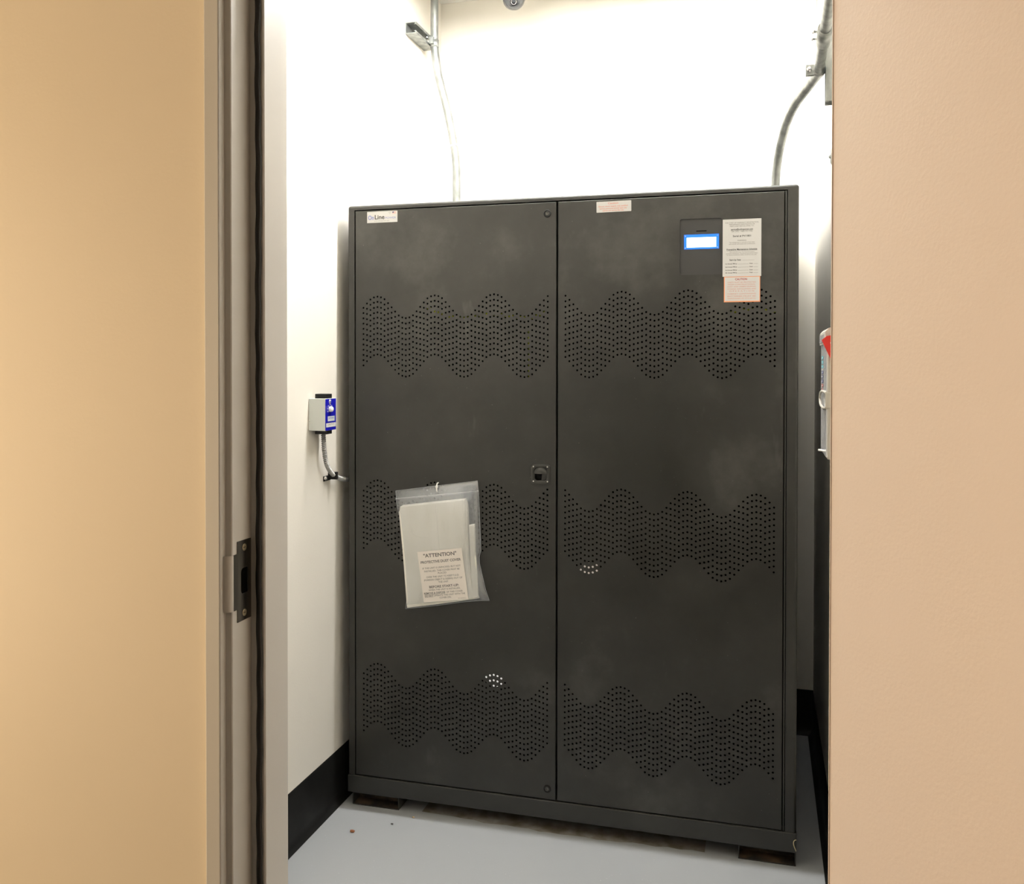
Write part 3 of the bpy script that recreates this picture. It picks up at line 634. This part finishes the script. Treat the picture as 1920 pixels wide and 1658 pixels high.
# ------------------------------------------------------------------ rigid conduits and struts
XC = -1.2045; r1 = .0148
b = MB(); b.sweep([(XC, 3.25, CEIL), (XC, 3.25, 2.70), (XC, 3.25, 2.585), (-1.2005, 3.25, 2.5165), (-1.1867, 3.25, 2.4352), (-1.1547, 3.25, 2.3124), (-1.1292, 3.25, 2.1906), (-1.1175, 3.25, 2.10), (-1.1164, 3.25, 2.00), (-1.1164, 3.25, CTOP + .001)], r1, 'galv', 20, 8)
ct = thing('rigid_conduit', (XC, 3.25, CTOP), 'galvanised conduit pipe with gentle bends rising left above the cabinet to ceiling', 'conduit')
ob = b.build('pipe', ct)
b = MB(); b.lathe((-1.1262, 3.25, 2.176), (.10, 0, -.99), [(.0158, 0), (.0158, .006)], 'white', 20); b.lathe((-1.1150, 3.237, 2.174), (1, -.5, 0), [(.003, 0), (.003, .006), (.0001, .006)], 'white', 8); b.build('cable_tie', ct, label='white cable tie')
b = MB(); b.lathe((XC, 3.25, 2.548), (0, 0, 1), [(.0150, 0), (.0168, .001), (.0168, .028), (.0150, .029)], 'galv', 22)
b.box(XC - .012, XC + .004, 3.222, 3.236, 2.556, 2.582, 'galv', .001); b.lathe((XC - .020, 3.224, 2.578), (0, -1, .3), [(.006, 0), (.006, .007), (.0001, .008)], 'steel', 6); b.build('pipe_clamp', ct)
def strut(name, a, bpt, wdir, ddir, label):
    """C channel from a to b; wdir = width direction, ddir = out of the wall"""
    a = Vector(a); e = Vector(bpt) - a; w = Vector(wdir); d = Vector(ddir); S_ = .0413; t_ = .0025; D_ = S_
    P = [(-S_ / 2, 0), (S_ / 2, 0), (S_ / 2, D_), (S_ / 2 - .0095, D_), (S_ / 2 - .0095, D_ - .007), (S_ / 2 - .0095 + t_, D_ - .007), (S_ / 2 - .0095 + t_, D_ - t_), (S_ / 2 - t_, D_ - t_), (S_ / 2 - t_, t_), (-S_ / 2 + t_, t_), (-S_ / 2 + t_, D_ - t_), (-S_ / 2 + .0095 - t_, D_ - t_), (-S_ / 2 + .0095 - t_, D_ - .007), (-S_ / 2 + .0095, D_ - .007), (-S_ / 2 + .0095, D_), (-S_ / 2, D_)]
    b = MB(); k = len(P); vs = [a + w * p[0] + d * p[1] for p in P] + [a + e + w * p[0] + d * p[1] for p in P]
    b.add(vs, [(i, (i + 1) % k, (i + 1) % k + k, i + k) for i in range(k)], 'galv')
    for base in (0, k):
        for q in ((0, 1, 8, 9), (1, 2, 7, 8), (2, 3, 6, 7), (3, 4, 5, 6), (0, 9, 10, 15), (15, 10, 11, 14), (14, 11, 12, 13)): b.add([vs[base + i] for i in q], [(0, 1, 2, 3)], 'galv')
    return tag(b.build(name), label, 'strut')
strut('strut_channel', (WL + .0005, 3.10, 2.574), (WL + .0005, 3.288, 2.574), (0, 0, 1), (1, 0, 0), 'short galvanised strut channel on the left wall behind the bent conduit')
strut('strut_channel', (WR - .0005, 2.262, 1.966), (WR - .0005, 2.262, 2.36), (0, 1, 0), (-1, 0, 0), 'upright galvanised strut channel on the right wall near the open door')
r2_ = .0118
ct2 = thing('rigid_conduit', (.122, 2.28, 2.044), 'galvanised conduit running along the right wall then bending down to the cabinet', 'conduit')
b = MB(); b.sweep([(.1225, 1.336, 2.106), (.1225, 1.60, 2.090), (.1225, 1.898, 2.069), (.1225, 2.08, 2.060), (.1225, 2.24, 2.048), (.1225, 2.29, 2.050), (.1185, 2.34, 2.052), (.0981, 2.42, 2.044), (.0749, 2.50, 2.030), (.0565, 2.57, 2.003), (.0400, 2.64, 1.950), (.0320, 2.67, 1.898), (.0295, 2.68, 1.862), (.0293, 2.682, CTOP + .001)], r2_, 'galv', 20, 8); b.build('pipe', ct2)
b = MB(); dd = Vector((0, 2.28 - 1.898, 2.044 - 2.069)).normalized(); c = Vector((.1225, 2.035, 2.0625)); b.lathe(c, dd, [(.0118, 0), (.0158, 0), (.0158, .075), (.0118, .075)], 'galv', 24)
for k in (.015, .052):
    p = c + dd * k + Vector((-.0155, 0, 0)); b.lathe(p, (-1, 0, .15), [(.0028, 0), (.0028, .006), (.0042, .006), (.0042, .010), (.0001, .0105)], 'steel', 8)
b.build('coupling', ct2)
b = MB(); c = Vector((.1225, 2.262, 2.0475)); b.lathe(c, dd, [(.0120, 0), (.0142, 0), (.0142, .022), (.0120, .022)], 'galv', 22)
b.box(.0925, .112, 2.262, 2.266, 2.036, 2.060, 'galv', .0006); b.box(.0925, .112, 2.274, 2.278, 2.036, 2.060, 'galv', .0006); b.sweep([(.100, 2.240, 2.046), (.100, 2.295, 2.044)], .0028, 'steel', 8, 1)
b.lathe((.100, 2.256, 2.046), (0, -1, 0), [(.0058, 0), (.0058, .006), (.0001, .007)], 'steel', 6); b.build('pipe_clamp', ct2)
b = MB(); b.lathe((WR - .0005, 2.607, 1.915), (-1, 0, 0), [(.022, 0), (.022, .003), (.018, .006), (.006, .006), (.0045, .010), (.0001, .011)], 'galv', 24); tag(b.build('anchor_disc'), 'round metal disc on the right wall at the door edge', 'fitting')

# ------------------------------------------------------------------ safety switch on the right wall
def switch():
    t = thing('safety_switch', (WR, 1.975, 1.29), 'grey metal safety switch box with red handle on the right wall', 'switch box')
    xf, y0, y1, z0, z1 = .1205, 1.886, 2.066, 1.166, 1.424
    b = MB(); b.box(xf, WR - .0005, y0, y1, z0, z1 - .02, 'enclosure', .0025); b.build('enclosure', t)
    b = MB(); b.box(xf - .0018, xf + .001, y0 + .004, y1 - .002, z0 + .004, z1 - .03, 'silver', .0008); b.build('cover', t, label='shiny silver front cover')
    # sloped cap
    b = MB(); L = [(xf - .0045, y0 - .003, z1 - .030), (WR - .001, y0 - .003, z1 - .030), (WR - .001, y0 - .003, z1 + .001), (xf + .002, y0 - .003, z1 + .001), (xf - .0045, y0 - .003, z1 - .006)]
    b.prism(L, (0, y1 - y0 + .006, 0), 'enclosure'); b.box(xf - .0058, xf - .004, y0 + .02, y1 - .01, z1 - .026, z1 - .010, 'silver', .0005); b.build('top_cap', t)
    b = MB(); yh = y0 - .012
    L = [(.1085, 1.4010), (.1180, 1.4085), (.150, 1.4145), (.158, 1.405), (.150, 1.374), (.1350, 1.360), (.1260, 1.363)]
    k = len(L); hc = (.1320, 1.3925); H = [(hc[0] + .0085 * math.cos(math.atan2(p[1] - hc[1], p[0] - hc[0])), hc[1] + .0085 * math.sin(math.atan2(p[1] - hc[1], p[0] - hc[0]))) for p in L]
    vs = [(p[0], yh, p[1]) for p in L] + [(p[0], yh, p[1]) for p in H] + [(p[0], yh + .008, p[1]) for p in L] + [(p[0], yh + .008, p[1]) for p in H]
    for i in range(k):
        j = (i + 1) % k; b.add([vs[i], vs[j], vs[k + j], vs[k + i]], [(0, 1, 2, 3)], 'red'); b.add([vs[2 * k + i], vs[2 * k + j], vs[3 * k + j], vs[3 * k + i]], [(0, 1, 2, 3)], 'red')
        b.add([vs[i], vs[j], vs[2 * k + j], vs[2 * k + i]], [(0, 1, 2, 3)], 'red'); b.add([vs[k + i], vs[k + j], vs[3 * k + j], vs[3 * k + i]], [(0, 1, 2, 3)], 'red')
    b.lathe((.145, yh + .014, 1.39), (0, -1, 0), [(.004, 0), (.004, .012), (.0001, .013)], 'steel', 12); b.build('handle', t, label='red handle with round hole')
    b = MB(); # hasp strap with a rounded eye
    b.box(xf - .004, WR - .004, y0 - .003, y0 - .0005, 1.268, 1.298, 'enclosure', .001)
    L = []
    for i in range(16): a = 2 * PI * i / 16; L.append((xf - .0095 + .0045 * math.cos(a), y0 + .05, 1.283 + .013 * math.sin(a)))
    b.sweep([(xf - .002, y0, 1.297), (xf - .005, y0 + .05, 1.299), (xf - .0065, y0 + .10, 1.295), (xf - .007, y0 + .12, 1.283), (xf - .0065, y0 + .10, 1.270), (xf - .005, y0 + .05, 1.266), (xf - .002, y0, 1.268)], .0028, 'enclosure', 8, 5)
    b.build('hasp', t)
    b = MB(); b.sweep([(xf + .001, y0 + .05, 1.178), (xf - .007, y0 + .07, 1.178), (xf - .012, y0 + .075, 1.178)], .0022, 'white', 8, 3); b.build('latch_pin', t)
    b = MB(); S = Sheet(b, (xf - .0019, y0 + .148, 1.372), (0, -1, 0), (-1, 0, 0))
    for k, (c_, q) in enumerate((('teal', 3), ('inknavy', 3), ('inkred', 2))):
        for i in range(q):
            yy = .002 + (0, .030, .058)[k] + i * .0092; S.rect(.006, .050, yy, yy + .0062, c_, .0008); S.rect(.018, .040, yy + .0016, yy + .0046, 'paper', .0010)
    b.build('warning_label', t, label='label with teal, dark and red blocks')
switch()

# ------------------------------------------------------------------ dome camera on the ceiling
def dome():
    c = (-.894, 3.25); t = thing('dome_camera', (c[0], c[1], CEIL), 'white dome security camera with smoked bubble on the closet ceiling', 'security camera')
    b = MB(); b.lathe((c[0], c[1], CEIL), (0, 0, -1), [(.062, 0.0005), (.062, .050), (.058, .075), (.048, .098), (.0435, .108), (.0415, .108)], 'white', 36); b.build('housing', t)
    b = MB(); b.lathe((c[0], c[1], 2.7010), (0, 0, -1), [(.0412, 0), (.0405, .010), (.037, .020), (.030, .030), (.020, .037), (.010, .0400), (.0001, .0410)], 'smoke', 32); b.build('bubble', t, label='smoked grey bubble')
    b = MB(); d = Vector((.25, -.90, -.30)).normalized(); p = Vector((c[0], c[1], 2.686)) + d * .0295; b.lathe(p, d, [(.013, 0), (.013, .008), (.010, .0085), (.0075, .0045), (.0001, .004)], 'black', 24)
    b.lathe(p, d, [(.0098, .0088), (.0088, .0088)], 'steel', 24); b.build('lens', t)
dome()

# ------------------------------------------------------------------ crumbs on the floor
def blob(name, x, y, s, m, label, cat, flat=.35):
    b = MB(); rs = random.Random(hash((round(x, 3), round(y, 3))) % 1000 + 3); vs = []; fs = []; n, k = 9, 4
    for j in range(k + 1):
        ph = PI * j / k
        for i in range(n): a = 2 * PI * i / n; r = s * (.7 + .6 * rs.random()); vs.append((x + r * math.sin(ph) * math.cos(a), y + r * .6 * math.sin(ph) * math.sin(a), s * flat * (1 - math.cos(ph)) + .0002))
    for j in range(k):
        for i in range(n): fs.append((j * n + i, j * n + (i + 1) % n, (j + 1) * n + (i + 1) % n, (j + 1) * n + i))
    b.add(vs, fs, m); return tag(b.build(name), label, cat)
blob('leaf_scrap', -1.1395, 2.395, .0075, 'leaf', 'reddish brown leaf scrap on the grey floor beside the black baseboard', 'debris', .5)
blob('floor_crumb', -1.047, 2.468, .0045, 'crumbd', 'dark crumb on the grey floor between leaf scrap and cabinet', 'debris')
blob('floor_crumb', -1.001, 2.540-.02, .0040, 'crumb', 'pale tan crumb on the grey floor by the left cabinet foot', 'debris', .6)

# brown rusty dust along the foot of the cabinet
rs = random.Random(5); L = []
for i in range(26): L.append((-.99 + i * .0335, 2.556 + .010 * rs.random() - .014 * math.sin(PI * i / 25), .0006))
for i in range(26): L.append((-.99 + (25 - i) * .0335, 2.70 + .02 * rs.random(), .0006))
b = MB(); b.add(L, [(i, i + 1, 50 - i, 51 - i) for i in range(25)], 'dustbrown'); tag(b.build('rust_stain'), 'brown rusty dust stain on the floor under the cabinet front edge', 'stain')

# ------------------------------------------------------------------ world, camera, view
w = bpy.data.worlds.new('World'); sc.world = w; w.use_nodes = True
w.node_tree.nodes['Background'].inputs[0].default_value = (1, .9, .8, 1); w.node_tree.nodes['Background'].inputs[1].default_value = .05
F_PX, YAW, PIT, ROLL, PY = 1706.52, 15.4672, -.67055, .058, 702.13
cd = bpy.data.cameras.new('Camera'); co = bpy.data.objects.new('Camera', cd); C.objects.link(co)
yw, pt, rl = (math.radians(v) for v in (YAW, PIT, ROLL))
F = Vector((-math.sin(yw) * math.cos(pt), math.cos(yw) * math.cos(pt), math.sin(pt))); R = Vector((math.cos(yw), math.sin(yw), 0)); U = R.cross(F)
R2 = R * math.cos(rl) + U * math.sin(rl); U2 = -R * math.sin(rl) + U * math.cos(rl)
mtx = Matrix((R2, U2, -F)).transposed().to_4x4(); mtx.translation = (0, 0, EYE); co.matrix_world = mtx
cd.sensor_fit = 'HORIZONTAL'; cd.sensor_width = 36; cd.lens = F_PX / 1920 * 36; cd.shift_y = (PY - 829) / 1920; cd.clip_start = .02
sc.camera = co
sc.view_settings.view_transform = 'Standard'; sc.view_settings.look = 'None'; sc.view_settings.gamma = 1; sc.view_settings.use_curve_mapping = False
sc.view_settings.exposure = 0.0
